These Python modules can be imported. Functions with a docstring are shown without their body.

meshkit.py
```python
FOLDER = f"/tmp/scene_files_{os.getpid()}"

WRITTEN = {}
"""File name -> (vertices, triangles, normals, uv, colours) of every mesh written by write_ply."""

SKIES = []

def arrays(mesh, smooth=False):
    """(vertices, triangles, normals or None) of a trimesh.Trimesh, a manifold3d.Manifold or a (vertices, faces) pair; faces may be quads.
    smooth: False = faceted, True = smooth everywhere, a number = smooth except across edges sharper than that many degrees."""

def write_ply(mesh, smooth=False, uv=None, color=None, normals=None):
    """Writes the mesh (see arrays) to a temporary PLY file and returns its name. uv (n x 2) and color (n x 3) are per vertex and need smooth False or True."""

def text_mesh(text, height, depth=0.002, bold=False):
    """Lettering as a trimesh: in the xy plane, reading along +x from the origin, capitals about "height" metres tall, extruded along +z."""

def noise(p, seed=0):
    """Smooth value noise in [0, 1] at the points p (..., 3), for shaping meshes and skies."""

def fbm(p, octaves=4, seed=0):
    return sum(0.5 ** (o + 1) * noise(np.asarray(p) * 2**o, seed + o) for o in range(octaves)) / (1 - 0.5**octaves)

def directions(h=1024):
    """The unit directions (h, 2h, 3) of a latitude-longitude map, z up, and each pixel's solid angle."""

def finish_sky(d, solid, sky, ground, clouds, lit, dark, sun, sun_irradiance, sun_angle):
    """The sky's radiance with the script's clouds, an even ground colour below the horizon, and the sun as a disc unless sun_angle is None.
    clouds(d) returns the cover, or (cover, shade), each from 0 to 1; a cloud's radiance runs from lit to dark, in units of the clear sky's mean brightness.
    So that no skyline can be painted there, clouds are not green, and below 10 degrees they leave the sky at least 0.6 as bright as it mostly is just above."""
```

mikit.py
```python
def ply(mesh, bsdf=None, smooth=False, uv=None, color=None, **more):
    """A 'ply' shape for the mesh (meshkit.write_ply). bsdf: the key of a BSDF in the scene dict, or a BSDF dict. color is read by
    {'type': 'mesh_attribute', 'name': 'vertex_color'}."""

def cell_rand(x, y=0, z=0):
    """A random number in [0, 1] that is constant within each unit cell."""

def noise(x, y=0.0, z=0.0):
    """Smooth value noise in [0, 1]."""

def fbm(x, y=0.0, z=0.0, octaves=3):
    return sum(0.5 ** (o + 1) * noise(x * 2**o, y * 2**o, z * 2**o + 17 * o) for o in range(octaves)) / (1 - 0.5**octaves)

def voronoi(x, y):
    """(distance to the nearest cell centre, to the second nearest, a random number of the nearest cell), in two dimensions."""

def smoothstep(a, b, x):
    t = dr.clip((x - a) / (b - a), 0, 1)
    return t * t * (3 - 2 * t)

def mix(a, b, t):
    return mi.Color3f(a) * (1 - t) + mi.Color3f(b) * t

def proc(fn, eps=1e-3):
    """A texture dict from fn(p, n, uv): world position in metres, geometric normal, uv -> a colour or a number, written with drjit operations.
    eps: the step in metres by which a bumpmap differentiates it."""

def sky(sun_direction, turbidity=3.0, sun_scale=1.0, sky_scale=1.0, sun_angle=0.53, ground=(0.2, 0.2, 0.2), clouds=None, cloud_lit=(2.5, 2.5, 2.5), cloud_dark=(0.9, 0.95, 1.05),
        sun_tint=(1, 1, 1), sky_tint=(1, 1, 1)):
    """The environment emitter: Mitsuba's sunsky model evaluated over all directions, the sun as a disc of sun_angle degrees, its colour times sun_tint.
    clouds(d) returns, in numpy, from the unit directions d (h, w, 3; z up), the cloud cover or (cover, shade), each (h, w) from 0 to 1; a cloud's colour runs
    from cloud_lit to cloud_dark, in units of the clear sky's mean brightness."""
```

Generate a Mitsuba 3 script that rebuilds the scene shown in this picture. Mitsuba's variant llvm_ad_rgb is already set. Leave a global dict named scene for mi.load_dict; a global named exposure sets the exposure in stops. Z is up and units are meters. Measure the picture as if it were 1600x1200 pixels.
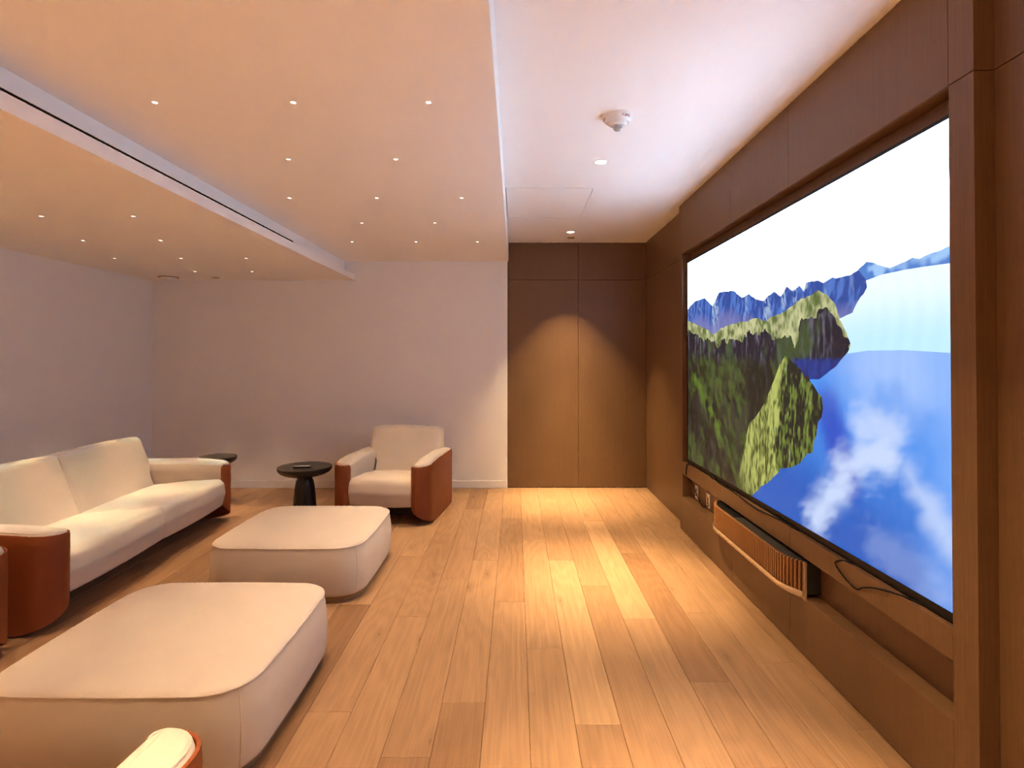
import math, random
import numpy as np
import trimesh
import drjit as dr
import mitsuba as mi
import mikit
import meshkit
from mikit import noise, fbm, voronoi, smoothstep, mix, cell_rand, proc

T = mi.ScalarTransform4f
random.seed(7)
rng = np.random.default_rng(7)
scene, labels = {'type': 'scene'}, {}

# ------------------------------------------------------------------ camera, exposure, light levels
FOCAL = 870.0                                                # pixels of a 1600 wide frame
PITCH = math.radians(0.6)
scene['camera'] = {
    'type': 'perspective', 'fov_axis': 'x', 'fov': 2 * math.degrees(math.atan(800 / FOCAL)), 'near_clip': 0.02, 'far_clip': 60.0,
    'principal_point_offset_x': -6 / 1600, 'principal_point_offset_y': 49 / 1200,
    'to_world': T().look_at(origin=[0, 0, 1.5], target=[0, math.cos(PITCH), 1.5 + math.sin(PITCH)], up=[0, 0, 1]),
}
exposure = 0.88
WARM = np.array([1.0, 0.70, 0.35])
DOWNLIGHT, DOWNLIGHT_CORE = 40.0 * WARM, 70.0 * WARM           # W/sr on the axis of a downlight: its wide beam and the narrow core of the beam
PIN = np.array([1.0, 0.69, 0.40])
PIN_MIDDLE, PIN_LOW = 7.2 * PIN, 17.0 * PIN                  # W/sr on the axis of the pinhole lights of the two soffits
SCREEN, SCREEN_SKY = 0.62, 4.4                                                # radiance of the picture's tones and of its overexposed sky

# ------------------------------------------------------------------ dimensions (metres; x right, y into the room, z up)
XL, XR = -4.22, 1.516            # left wall, panelled right wall
YB, YN = 6.46, -2.1              # far wall, wall behind the camera
H1, H2, H3 = 2.851, 2.629, 2.406   # ceiling by the screen, middle soffit, left soffit
XF1, XF2 = -0.085, -1.87         # edges of the two soffits
XC = 1.452                       # front of the screen wall's cabinet
YC0, YC1 = 1.757, 4.935          # its ends
YO0, YO1 = 1.86, 4.86            # its opening
XB = 1.53                        # back of the recesses
HS = 2.415                       # height of the panel joint


def lin(r, g, b):
    return [((c / 255 + 0.055) / 1.055) ** 2.4 if c > 10 else c / 3294 for c in (r, g, b)]


# ------------------------------------------------------------------ materials
def rgb(c):
    return {'type': 'rgb', 'value': [float(x) for x in c]}


def mat(name, d):
    scene[name] = {'type': 'twosided', 'bsdf': d}
    return name


def wood_floor(p, n, uv):
    tone, seed = uv.x, uv.y
    x, y = p.x + seed * 3.7, p.y + seed * 41.0
    warp = fbm(x * 5, y * 0.7, seed * 9, 2)
    cathedral = noise(x * 2.4, y * 0.55) * 34 + noise(x * 9, y * 1.6) * 7 + fbm(x * 22, y * 3.0, 4.0, 2) * 5
    ring = dr.square(dr.sin(cathedral))
    fine = noise(x * 420, y * 6.5)
    fibre = noise(x * 170, y * 2.6)
    patch = noise(x * 2.0, y * 2.2, 31.0)
    d1, d2, k = voronoi(x * 4.0, y * 1.1)
    knot = dr.select(k > 0.66, smoothstep(0.040, 0.008, d1 + 0.02 * noise(x * 90, y * 90)), 0.0)
    halo = dr.select(k > 0.66, smoothstep(0.16, 0.02, d1), 0.0)
    c = mix((0.146, 0.077, 0.038), (0.246, 0.146, 0.079), tone)
    c = c * (0.94 + 0.10 * ring + 0.13 * (fine - 0.5) + 0.13 * (fibre - 0.5) + 0.12 * (warp - 0.5) + 0.14 * (patch - 0.5))
    c = c * (1 - 0.16 * halo)
    return mix(c, (0.10, 0.055, 0.03), 0.75 * knot)


mat('oak_floor', {'type': 'principled', 'base_color': proc(wood_floor), 'roughness': 0.42, 'specular': 0.45})
mat('floor_base', {'type': 'diffuse', 'reflectance': rgb((0.06, 0.035, 0.02))})


def paint(base, k):
    def f(p, n, uv):
        return mi.Color3f(*base) * (1 + k * (fbm(p.x * 5 + p.z * 2.0, p.y * 5 - p.z * 4.0, p.z * 3, 2) - 0.5))
    return f


mat('white_paint', {'type': 'roughplastic', 'diffuse_reflectance': proc(paint((0.88, 0.865, 0.845), 0.02)), 'alpha': 0.35, 'nonlinear': False, 'int_ior': 1.3})
mat('ceiling_paint', {'type': 'diffuse', 'reflectance': rgb((0.90, 0.885, 0.865))})
mat('trim_paint', {'type': 'roughplastic', 'diffuse_reflectance': rgb((0.82, 0.80, 0.785)), 'alpha': 0.2})


def veneer(p, n, uv):
    a = p.x * 1.0 + p.y
    fine = noise(a * 620, p.z * 14.0, uv.y * 50)
    mid = noise(a * 150, p.z * 3.0, uv.y * 50 + 3)
    fl = noise(a * 260, p.z * 45.0, 8)
    c = mix((0.090, 0.047, 0.022), (0.135, 0.072, 0.035), 0.5 * fine + 0.35 * mid + 0.15 * fl)
    return c * (0.93 + 0.14 * uv.x)


mat('dark_veneer', {'type': 'principled', 'base_color': proc(veneer), 'roughness': 0.45, 'specular': 0.35})
mat('groove_black', {'type': 'diffuse', 'reflectance': rgb((0.012, 0.009, 0.007))})


def grain_bump(p, n, uv):
    return 0.5 * noise(p.x * 260, p.y * 260, p.z * 260) + 0.5 * noise(p.x * 610, p.y * 610, p.z * 610)


def leather_cream(p, n, uv):
    return mi.Color3f(0.53, 0.465, 0.40) * (0.965 + 0.07 * fbm(p.x * 7, p.y * 7, p.z * 7, 3))


def leather_rust(p, n, uv):
    return mi.Color3f(0.155, 0.034, 0.008) * (0.9 + 0.2 * fbm(p.x * 9, p.y * 9, p.z * 9, 3))


mat('cream_leather', {'type': 'bumpmap', 'arbitrary': proc(grain_bump, 4e-4), 'scale': 0.0004,
                      'bsdf': {'type': 'principled', 'base_color': proc(leather_cream), 'roughness': 0.5, 'specular': 0.4}})
mat('rust_leather', {'type': 'bumpmap', 'arbitrary': proc(grain_bump, 4e-4), 'scale': 0.0004,
                     'bsdf': {'type': 'principled', 'base_color': proc(leather_rust), 'roughness': 0.5, 'specular': 0.4}})
mat('cream_thread', {'type': 'diffuse', 'reflectance': rgb((0.60, 0.52, 0.43))})
mat('dark_base', {'type': 'principled', 'base_color': rgb((0.02, 0.016, 0.014)), 'roughness': 0.6})
mat('plinth_wood', {'type': 'principled', 'base_color': rgb((0.30, 0.19, 0.09)), 'roughness': 0.4})


def black_oak(p, n, uv):
    g = noise(p.x * 40, p.y * 400, p.z * 9)
    return mi.Color3f(0.011, 0.0085, 0.0075) * (0.8 + 0.5 * g)


mat('black_oak', {'type': 'principled', 'base_color': proc(black_oak), 'roughness': 0.42, 'specular': 0.3})
mat('black_plastic', {'type': 'principled', 'base_color': rgb((0.006, 0.006, 0.0065)), 'roughness': 0.4, 'specular': 0.12})
mat('black_cloth', {'type': 'principled', 'base_color': rgb((0.020, 0.018, 0.017)), 'roughness': 0.9, 'specular': 0.2})
mat('screen_black', {'type': 'principled', 'base_color': rgb((0.01, 0.01, 0.011)), 'roughness': 0.5, 'specular': 0.3})
mat('white_plastic', {'type': 'roughplastic', 'diffuse_reflectance': rgb((0.82, 0.80, 0.78)), 'alpha': 0.15})
mat('tan_plastic', {'type': 'roughplastic', 'diffuse_reflectance': rgb((0.40, 0.28, 0.18)), 'alpha': 0.25})
mat('red_print', {'type': 'diffuse', 'reflectance': rgb((0.45, 0.02, 0.02))})
mat('clear_lens', {'type': 'principled', 'base_color': rgb((0.38, 0.38, 0.38)), 'roughness': 0.08, 'specular': 0.9})
mat('silver_plastic', {'type': 'principled', 'base_color': rgb((0.55, 0.55, 0.57)), 'metallic': 0.3, 'roughness': 0.4})
mat('brushed_champagne', {'type': 'principled', 'base_color': rgb((0.78, 0.66, 0.50)), 'metallic': 0.7, 'roughness': 0.4})


def slat_wood(p, n, uv):
    g = noise(p.x * 500, p.y * 500, p.z * 18)
    return mi.Color3f(0.30, 0.135, 0.045) * (0.8 + 0.35 * g)


mat('slat_oak', {'type': 'principled', 'base_color': proc(slat_wood), 'roughness': 0.45})
mat('reflector', {'type': 'diffuse', 'reflectance': rgb((0.75, 0.70, 0.62))})


# ------------------------------------------------------------------ mesh helpers
def box(x0, x1, y0, y1, z0, z1):
    b = trimesh.creation.box((x1 - x0, y1 - y0, z1 - z0))
    b.apply_translation(((x0 + x1) / 2, (y0 + y1) / 2, (z0 + z1) / 2))
    return b


def cbox(x0, x1, y0, y1, z0, z1, c=0.002):
    """A box with chamfered edges."""
    pts = []
    for sx in (0, 1):
        for sy in (0, 1):
            for sz in (0, 1):
                p = np.array([(x0, x1)[sx], (y0, y1)[sy], (z0, z1)[sz]], float)
                d = np.array([1 - 2 * sx, 1 - 2 * sy, 1 - 2 * sz]) * c
                for k in range(3):
                    q = p + d
                    q[k] = p[k]
                    pts.append(q)
    return trimesh.convex.convex_hull(np.array(pts))


def const_uv(mesh, u, v):
    n = len(mesh.vertices)
    return np.tile([[u, v]], (n, 1))


def add(key, mesh, bsdf, smooth=False, to_world=None, uv=None, **more):
    d = mikit.ply(mesh, bsdf, smooth=smooth, uv=uv, **more) if not isinstance(mesh, dict) else dict(mesh)
    if to_world is not None:
        d['to_world'] = to_world
    scene[key] = d
    return d


def numbered(key):
    """The key, or the key with the next three-digit number."""
    if key not in scene and key not in labels and not any(k.startswith(key + '__') for k in scene):
        return key
    k = 1
    while any(x == f'{key}_{k:03d}' or x.startswith(f'{key}_{k:03d}__') for x in scene) or f'{key}_{k:03d}' in labels:
        k += 1
    return f'{key}_{k:03d}'


def say(key, label, category=None, group=None):
    labels[key] = {'label': label}
    if category:
        labels[key]['category'] = category
    if group:
        labels[key]['group'] = group


def struct(key, label=None):
    labels[key] = {'kind': 'structure'}
    if label:
        labels[key]['label'] = label


def veneered(m):
    """A veneer sheet's mesh with its own tone and grain."""
    return dict(mesh=m, uv=const_uv(m, random.random(), random.random()))


def add_panel(parent, m):
    key = numbered(parent + '__panel')
    add(key, m, 'dark_veneer', uv=const_uv(m, random.random(), random.random()))
    return key


def tube(points, r, n=8, closed=False):
    P = np.asarray(points, float)
    N = len(P)
    tang = (np.roll(P, -1, 0) - np.roll(P, 1, 0)) if closed else np.gradient(P, axis=0)
    tang /= np.linalg.norm(tang, axis=1, keepdims=True)
    ref = np.array([0, 0, 1.0]) if abs(tang[0][2]) < 0.9 else np.array([1.0, 0, 0])
    a = np.cross(tang[0], ref)
    a /= np.linalg.norm(a)
    rings = []
    for i in range(N):
        a = a - tang[i] * np.dot(a, tang[i])
        a /= np.linalg.norm(a)
        b = np.cross(tang[i], a)
        t = np.linspace(0, 2 * np.pi, n, endpoint=False)
        rings.append(P[i] + r * (np.cos(t)[:, None] * a + np.sin(t)[:, None] * b))
    V = np.vstack(rings)
    F = []
    for i in range(N if closed else N - 1):
        j = (i + 1) % N
        for k in range(n):
            l = (k + 1) % n
            F += [(i * n + k, i * n + l, j * n + l), (i * n + k, j * n + l, j * n + k)]
    if not closed:
        V = np.vstack([V, P[0], P[-1]])
        for k in range(n):
            l = (k + 1) % n
            F += [(N * n, l, k), (N * n + 1, (N - 1) * n + k, (N - 1) * n + l)]
    m = trimesh.Trimesh(V, np.array(F), process=False)
    trimesh.repair.fix_normals(m)
    return m


def spline(points, n=8):
    """Catmull-Rom through the points."""
    P = np.asarray(points, float)
    Q = np.vstack([2 * P[0] - P[1], P, 2 * P[-1] - P[-2]])
    out = []
    for i in range(1, len(Q) - 2):
        for t in np.linspace(0, 1, n, endpoint=False):
            out.append(0.5 * (2 * Q[i] + (Q[i + 1] - Q[i - 1]) * t + (2 * Q[i - 1] - 5 * Q[i] + 4 * Q[i + 1] - Q[i + 2]) * t**2
                              + (3 * Q[i] - Q[i - 1] - 3 * Q[i + 1] + Q[i + 2]) * t**3))
    return np.array(out + [P[-1]])


def lathe(profile, n=48):
    m = trimesh.creation.revolve(np.asarray(profile, float), sections=n)
    trimesh.repair.fix_normals(m)
    return m


def rounded(points, radii, n=6, step=None):
    """A closed outline with its corners rounded by arcs."""
    P = np.asarray(points, float)
    out = []
    for i in range(len(P)):
        a, b, c = P[i - 1], P[i], P[(i + 1) % len(P)]
        r = radii[i] if not np.isscalar(radii) else radii
        if r <= 0:
            out.append(b)
            continue
        u, v = (a - b) / np.linalg.norm(a - b), (c - b) / np.linalg.norm(c - b)
        ang = math.acos(np.clip(np.dot(u, v), -1, 1))
        d = min(r / math.tan(ang / 2), 0.48 * np.linalg.norm(a - b), 0.48 * np.linalg.norm(c - b))
        for t in np.linspace(0, 1, n + 1):
            q0, q1 = b + u * d * (1 - t), b + v * d * t
            out.append(q0 * (1 - t) + q1 * t)
    out = np.array(out)
    if step:
        dense = []
        for i in range(len(out)):
            a, b = out[i], out[(i + 1) % len(out)]
            k = max(1, int(np.linalg.norm(b - a) / step))
            dense += [a + (b - a) * t / k for t in range(k)]
        out = np.array(dense)
    keep = [i for i in range(len(out)) if np.linalg.norm(out[i] - out[i - 1]) > 1e-5]
    out = out[keep]
    area = 0.5 * np.sum(out[:, 0] * np.roll(out[:, 1], -1) - np.roll(out[:, 0], -1) * out[:, 1])
    return out if area > 0 else out[::-1]


def outline_normals(P):
    t = np.roll(P, -1, 0) - np.roll(P, 1, 0)
    nrm = np.stack([t[:, 1], -t[:, 0]], 1)
    return nrm / np.linalg.norm(nrm, axis=1, keepdims=True)


def soft_extrude(outline, length, r0, r1, arcs=6, mids=10, bulge=0.0, caps=4):
    """A counter-clockwise outline drawn along w from 0 to length with both ends rounded; the sides may swell. Columns: outline a, b, w."""
    N = outline_normals(outline)
    cen = outline.mean(0)
    rings = []
    for q in np.linspace(0.15, 1, caps)[:-1]:
        base = outline - N * r0
        rings.append((cen + (base - cen) * q, 0.0))
    for ph in np.linspace(0, np.pi / 2, arcs + 1):
        rings.append((outline - N * r0 * (1 - math.sin(ph)), r0 * (1 - math.cos(ph))))
    for t in np.linspace(0, 1, mids + 2)[1:-1]:
        rings.append((outline + N * bulge * 4 * t * (1 - t), r0 + (length - r0 - r1) * t))
    for ph in np.linspace(np.pi / 2, 0, arcs + 1):
        rings.append((outline - N * r1 * (1 - math.sin(ph)), length - r1 * (1 - math.cos(ph))))
    for q in np.linspace(1, 0.15, caps)[1:]:
        base = outline - N * r1
        rings.append((cen + (base - cen) * q, length))
    n = len(outline)
    V = np.vstack([np.hstack([p, np.full((n, 1), w)]) for p, w in rings] + [[[*cen, 0.0]], [[*cen, length]]])
    F = []
    for i in range(len(rings) - 1):
        for k in range(n):
            l = (k + 1) % n
            F += [(i * n + k, i * n + l, (i + 1) * n + l), (i * n + k, (i + 1) * n + l, (i + 1) * n + k)]
    a, b = len(V) - 2, len(V) - 1
    for k in range(n):
        l = (k + 1) % n
        F += [(a, l, k), (b, (len(rings) - 1) * n + k, (len(rings) - 1) * n + l)]
    return trimesh.Trimesh(V, np.array(F), process=False)


def remap(m, order, signs=(1, 1, 1), shift=(0, 0, 0)):
    V = m.vertices[:, order] * np.array(signs) + np.array(shift)
    m2 = trimesh.Trimesh(V, m.faces.copy(), process=False)
    if np.linalg.det(np.eye(3)[list(order)] * np.array(signs)[:, None]) < 0:
        m2.faces = m2.faces[:, ::-1]
    return m2


# ------------------------------------------------------------------ floor: every oak plank a part
add('floor', box(XL - 0.1, XR + 0.1, YN - 0.1, YB + 0.1, -0.08, -0.014), 'floor_base')
struct('floor', 'light oak plank floor with a satin finish')
PW, PX = 0.188, 0.055
KNOWN = {0: [2.895, 4.61], 1: [2.30, 4.15], 2: [1.75, 3.70, 5.67], 3: [1.45, 3.226, 5.14], 4: [0.85, 2.60, 4.31], -1: [1.55, 3.45, 5.25], -2: [0.75, 2.444, 4.15],
         -3: [2.11, 3.81], -4: [1.55, 3.25, 4.61], -5: [0.70, 2.38, 4.25]}
TONE = {(4, 2.60): 0.02, (3, 3.226): 0.95, (0, 0.0): 0.62}
k0, k1 = math.floor((XL - PX) / PW), math.ceil((XR - PX) / PW)
for k in range(k0, k1):
    xa, xb = max(PX + k * PW, XL), min(PX + (k + 1) * PW, XR + 0.06)
    if xb - xa < 0.01:
        continue
    joints = list(KNOWN.get(k, []))
    if not joints:
        joints = [random.uniform(1.0, 2.8)]
    while joints[-1] < YB + 0.02:
        joints.append(joints[-1] + random.uniform(1.55, 1.95))
    while joints[0] > YN:
        joints.insert(0, joints[0] - random.uniform(1.55, 1.95))
    for ya, yb in zip(joints[:-1], joints[1:]):
        a, b = max(ya, YN), min(yb, YB + 0.02)
        if b - a < 0.05:
            continue
        tone = TONE.get((k, ya), min(0.97, max(0.03, random.gauss(0.50, 0.20))))
        m = cbox(xa + 0.0005, xb - 0.0005, a + 0.0005, b - 0.0005, -0.014, 0.0, 0.0016)
        add(numbered('floor__plank'), m, 'oak_floor', uv=const_uv(m, tone, random.random()))

# ------------------------------------------------------------------ walls and ceilings
add('wall_left', box(XL - 0.15, XL, YN, YB + 0.15, 0, H1 + 0.2), 'white_paint')
struct('wall_left', 'plain white painted side wall behind the sofa')
add('wall_back', box(XL, XF1 - 0.012, YB, YB + 0.15, 0, H1 + 0.2), 'white_paint')
struct('wall_back', 'white painted far wall with dark wood panelling at its right end')
add('wall_near', box(XL, XR + 0.2, YN - 0.15, YN, 0, H1 + 0.2), 'white_paint')
struct('wall_near')
add('baseboard_back', cbox(XL, XF1 - 0.014, YB - 0.013, YB, 0, 0.088, 0.003), 'trim_paint')
struct('baseboard_back', 'low white baseboard of the far wall')
add('baseboard_left', cbox(XL, XL + 0.013, YN, YB - 0.013, 0, 0.088, 0.003), 'trim_paint')
struct('baseboard_left')

# dark panels of the far wall
add('wall_back__backing', box(XF1 - 0.012, XR + 0.2, YB + 0.045, YB + 0.15, 0, H1 + 0.2), 'groove_black')
for xa, xb in ((XF1 - 0.010, 0.7265), (0.7295, XR - 0.0015)):
    for za, zb in ((0.004, HS - 0.0015), (HS + 0.0015, H1)):
        add_panel('wall_back', cbox(xa, xb, YB + 0.022, YB + 0.045, za, zb, 0.0012))

# panelled right wall: the length behind the screen wall's cabinet, and both flanks
add('wall_right', box(XR + 0.05, XR + 0.2, YN, YB + 0.15, 0, H1 + 0.2), 'groove_black')
struct('wall_right', 'dark brown veneered side wall that carries the screen cabinet')
for ya, yb in ((YN, -0.4015), (-0.3985, YC0 - 0.0015), (YC1 + 0.0015, YB + 0.022)):
    for za, zb in ((0.004, HS - 0.0015), (HS + 0.0015, H1)):
        add_panel('wall_right', cbox(XR, XR + 0.05, ya, yb, za, zb, 0.0012))

# ceilings: beside the screen wall, the middle soffit and the low soffit over the sofa
HX0, HX1, HY0, HY1 = -0.082, 0.617, 4.40, 5.34               # access hatch
G = 0.003
parts = [box(XF1 - 0.01, XR + 0.2, YN, HY0, H1, H1 + 0.05), box(XF1 - 0.01, XR + 0.2, HY1, YB + 0.15, H1, H1 + 0.05), box(XF1 - 0.01, HX0, HY0, HY1, H1, H1 + 0.05), box(HX1, XR + 0.2, HY0, HY1, H1, H1 + 0.05)]
add('ceiling', trimesh.util.concatenate(parts), 'ceiling_paint')
struct('ceiling', 'high white ceiling strip beside the screen wall')
add('ceiling__access_hatch', box(HX0 + 0.006, HX1 - G, HY0 + 0.012, HY1 - 0.006, H1 + 0.0015, H1 + 0.04), 'ceiling_paint')
labels['ceiling__access_hatch'] = {'label': 'flush white access hatch with thin joints'}
add('ceiling_001', cbox(XF2 - 0.13, XF1, YN, YB, H2, H1 + 0.05, 0.002), 'ceiling_paint')
struct('ceiling_001', 'middle soffit, one step lower, over the ottomans')
add('ceiling_002', trimesh.util.concatenate([box(XL, XF2, YN, YB, H3, 2.474), box(XL, XF2 - 0.12, YN, YB, 2.474, H1 + 0.05)]), 'ceiling_paint')
struct('ceiling_002', 'lowest soffit with a stepped edge over the sofa')

# long slot vent on the stepped edge
add('slot_air_vent__slot', box(XF2 - 0.05, XF2 + 0.0015, YN + 0.3, 4.66, 2.4745, 2.4835), 'groove_black')
add('slot_air_vent__lip', box(XF2 - 0.05, XF2 + 0.003, YN + 0.3, 4.67, 2.4835, 2.4865), 'trim_paint')
say('slot_air_vent', 'long thin black slot air vent running along the edge of the low soffit', 'air vent')


# ------------------------------------------------------------------ lamps
def disc(r, n=24):
    t = np.linspace(0, 2 * np.pi, n, endpoint=False)
    V = np.vstack([[0, 0, 0], np.stack([r * np.cos(t), r * np.sin(t), 0 * t], 1)])
    F = np.array([(0, 1 + (k + 1) % n, 1 + k) for k in range(n)])     # faces down
    return trimesh.Trimesh(V, F, process=False)


def lamp(name, label, group, x, y, h, r, glow, beams):
    key = numbered(name)
    at = T().translate([x, y, h])
    if name not in LAMP_MESH:
        ring = lathe([(r, -0.0005), (r * 1.02, -0.0025), (r * 1.28, -0.0018), (r * 1.34, 0.0002), (r, 0.0002), (r, -0.0005)], 28)
        LAMP_MESH[name] = (mikit.ply(ring, 'trim_paint', smooth=40), mikit.ply(disc(r), 'reflector'))
    ring, lens = LAMP_MESH[name]
    scene[key + '__trim_ring'] = {**ring, 'to_world': at}
    scene[key + '__lens'] = {**lens, 'to_world': T().translate([x, y, h - 0.0012]), 'emitter': {'type': 'area', 'radiance': rgb(glow), 'sampling_weight': 0.05}}
    for k, (intensity, cutoff, beam, weight) in enumerate(beams):
        scene[f'beam_{k}_of_{key}'] = {'type': 'spot', 'intensity': rgb(intensity), 'cutoff_angle': cutoff, 'beam_width': beam, 'sampling_weight': weight,
                                       'to_world': T().look_at(origin=[x, y, h - 0.004], target=[x, y, 0], up=[0, 1, 0])}
    say(key, label, 'ceiling light', group)


LAMP_MESH = {}
for y, label in ((3.816, 'larger of the two round downlights, below the fire alarm in the high ceiling'), (5.936, 'round downlight in the high ceiling closest to the dark far wall'),
                 (1.58, 'round downlight in the high ceiling nearest the camera'), (-0.42, 'round downlight in the high ceiling behind the camera')):
    lamp('recessed_downlight', label, 'downlights of the high ceiling', 0.585, y, H1, 0.040, (9, 7.6, 5.2), [((1.3 if y > 5 else 0.72 if y < 3 else 1.0) * DOWNLIGHT, 34.0, 3.0, 7.0), (DOWNLIGHT_CORE, 20.0, 3.0, 8.0)])

for x, y, h in ((-0.70, 0.30, H2), (-1.55, -0.55, H2), (-0.70, -1.30, H2), (-2.60, 0.30, H3), (-3.30, -0.80, H3)):      # unseen downlights, added behind the camera to brighten the ceilings
    lamp('recessed_downlight', 'added unseen downlight behind the camera that brightens the ceilings', 'added downlights behind the camera', x, y, h, 0.040, (9, 7.6, 5.2), [(1.5 * DOWNLIGHT, 34.0, 3.0, 5.0), (1.5 * DOWNLIGHT_CORE, 20.0, 3.0, 5.0)])

rows_mid = [(2.44, (-1.59, -0.98, -0.385), 'nearest row of three'), (3.14, (-1.287, -0.68), 'second row'), (3.90, (-1.59, -0.977, -0.381), 'middle row of three'),
            (4.62, (-1.282, -0.673), 'fourth row'), (5.37, (-1.583, -0.965, -0.371), 'farthest row of three')]
rows_low = [(3.535, (-3.02, -2.434), 'nearest row in view'), (4.26, (-3.32, -2.723), 'second row in view'), (5.02, (-3.624, -3.024, -2.435), 'row of three'), (5.796, (-3.344, -2.75), 'farthest row')]
for h, where, rows in ((H2, 'middle soffit', rows_mid), (H3, 'low soffit over the sofa', rows_low)):
    for y, xs, row in rows:
        side = ('left', 'middle', 'right') if len(xs) == 3 else ('left', 'right')
        for x, s in zip(xs, side):
            lamp('pinhole_light', f'{s} pinhole light of the {row} in the {where}', 'pinhole lights', x, y, h, 0.0115, (4.5, 3.7, 2.5), [(PIN_LOW, 20.5, 3.0, 1.6) if h == H3 else (PIN_MIDDLE, 23.0, 3.0, 1.6)])
more_mid = [(1.70, (-1.287, -0.68)), (0.97, (-1.59, -0.98, -0.385)), (0.24, (-1.287, -0.68))]
more_low = [(3.535, (-3.62,)), (2.80, (-3.33, -2.735)), (2.06, (-3.62, -3.02, -2.434)), (1.33, (-3.33, -2.735))]
for h, where, rows in ((H2, 'middle soffit', more_mid), (H3, 'low soffit', more_low)):
    for y, xs in rows:
        for x in xs:
            lamp('pinhole_light', f'tiny round pinhole light of the {where} outside the picture', 'pinhole lights outside the picture', x, y, h, 0.0115, (4.5, 3.7, 2.5), [(PIN_LOW, 20.5, 3.0, 1.6) if h == H3 else (PIN_MIDDLE, 23.0, 3.0, 1.6)])

# ------------------------------------------------------------------ the cabinet of the screen wall
C = 'screen_wall_cabinet'
add(C + '__backing', box(XB, XR + 0.05, YC0, YC1, 0, H1), 'groove_black')
Y3, Y2 = 2.96, 3.76
cuts = [YO0, Y3, Y2, YO1]
g = 0.0014
for a, b in zip(cuts[:-1], cuts[1:]):
    add_panel(C, cbox(XC, XB, a + g, b - g, HS + g, H1, 0.0012))                 # over the screen
    add_panel(C, cbox(XC, XB, a + g, b - g, 0.495, 0.603, 0.0012))               # band under the screen
    add_panel(C, cbox(XC, XB, a + g, b - g, 0.004, 0.30, 0.0012))                # lowest row
    add_panel(C, cbox(XB - 0.004, XB, a, b, 0.30, 0.495, 0.0004))                # back of the niche
    add_panel(C, cbox(XB - 0.004, XB, a, b, 0.603, HS, 0.0004))                  # back of the recess
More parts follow.
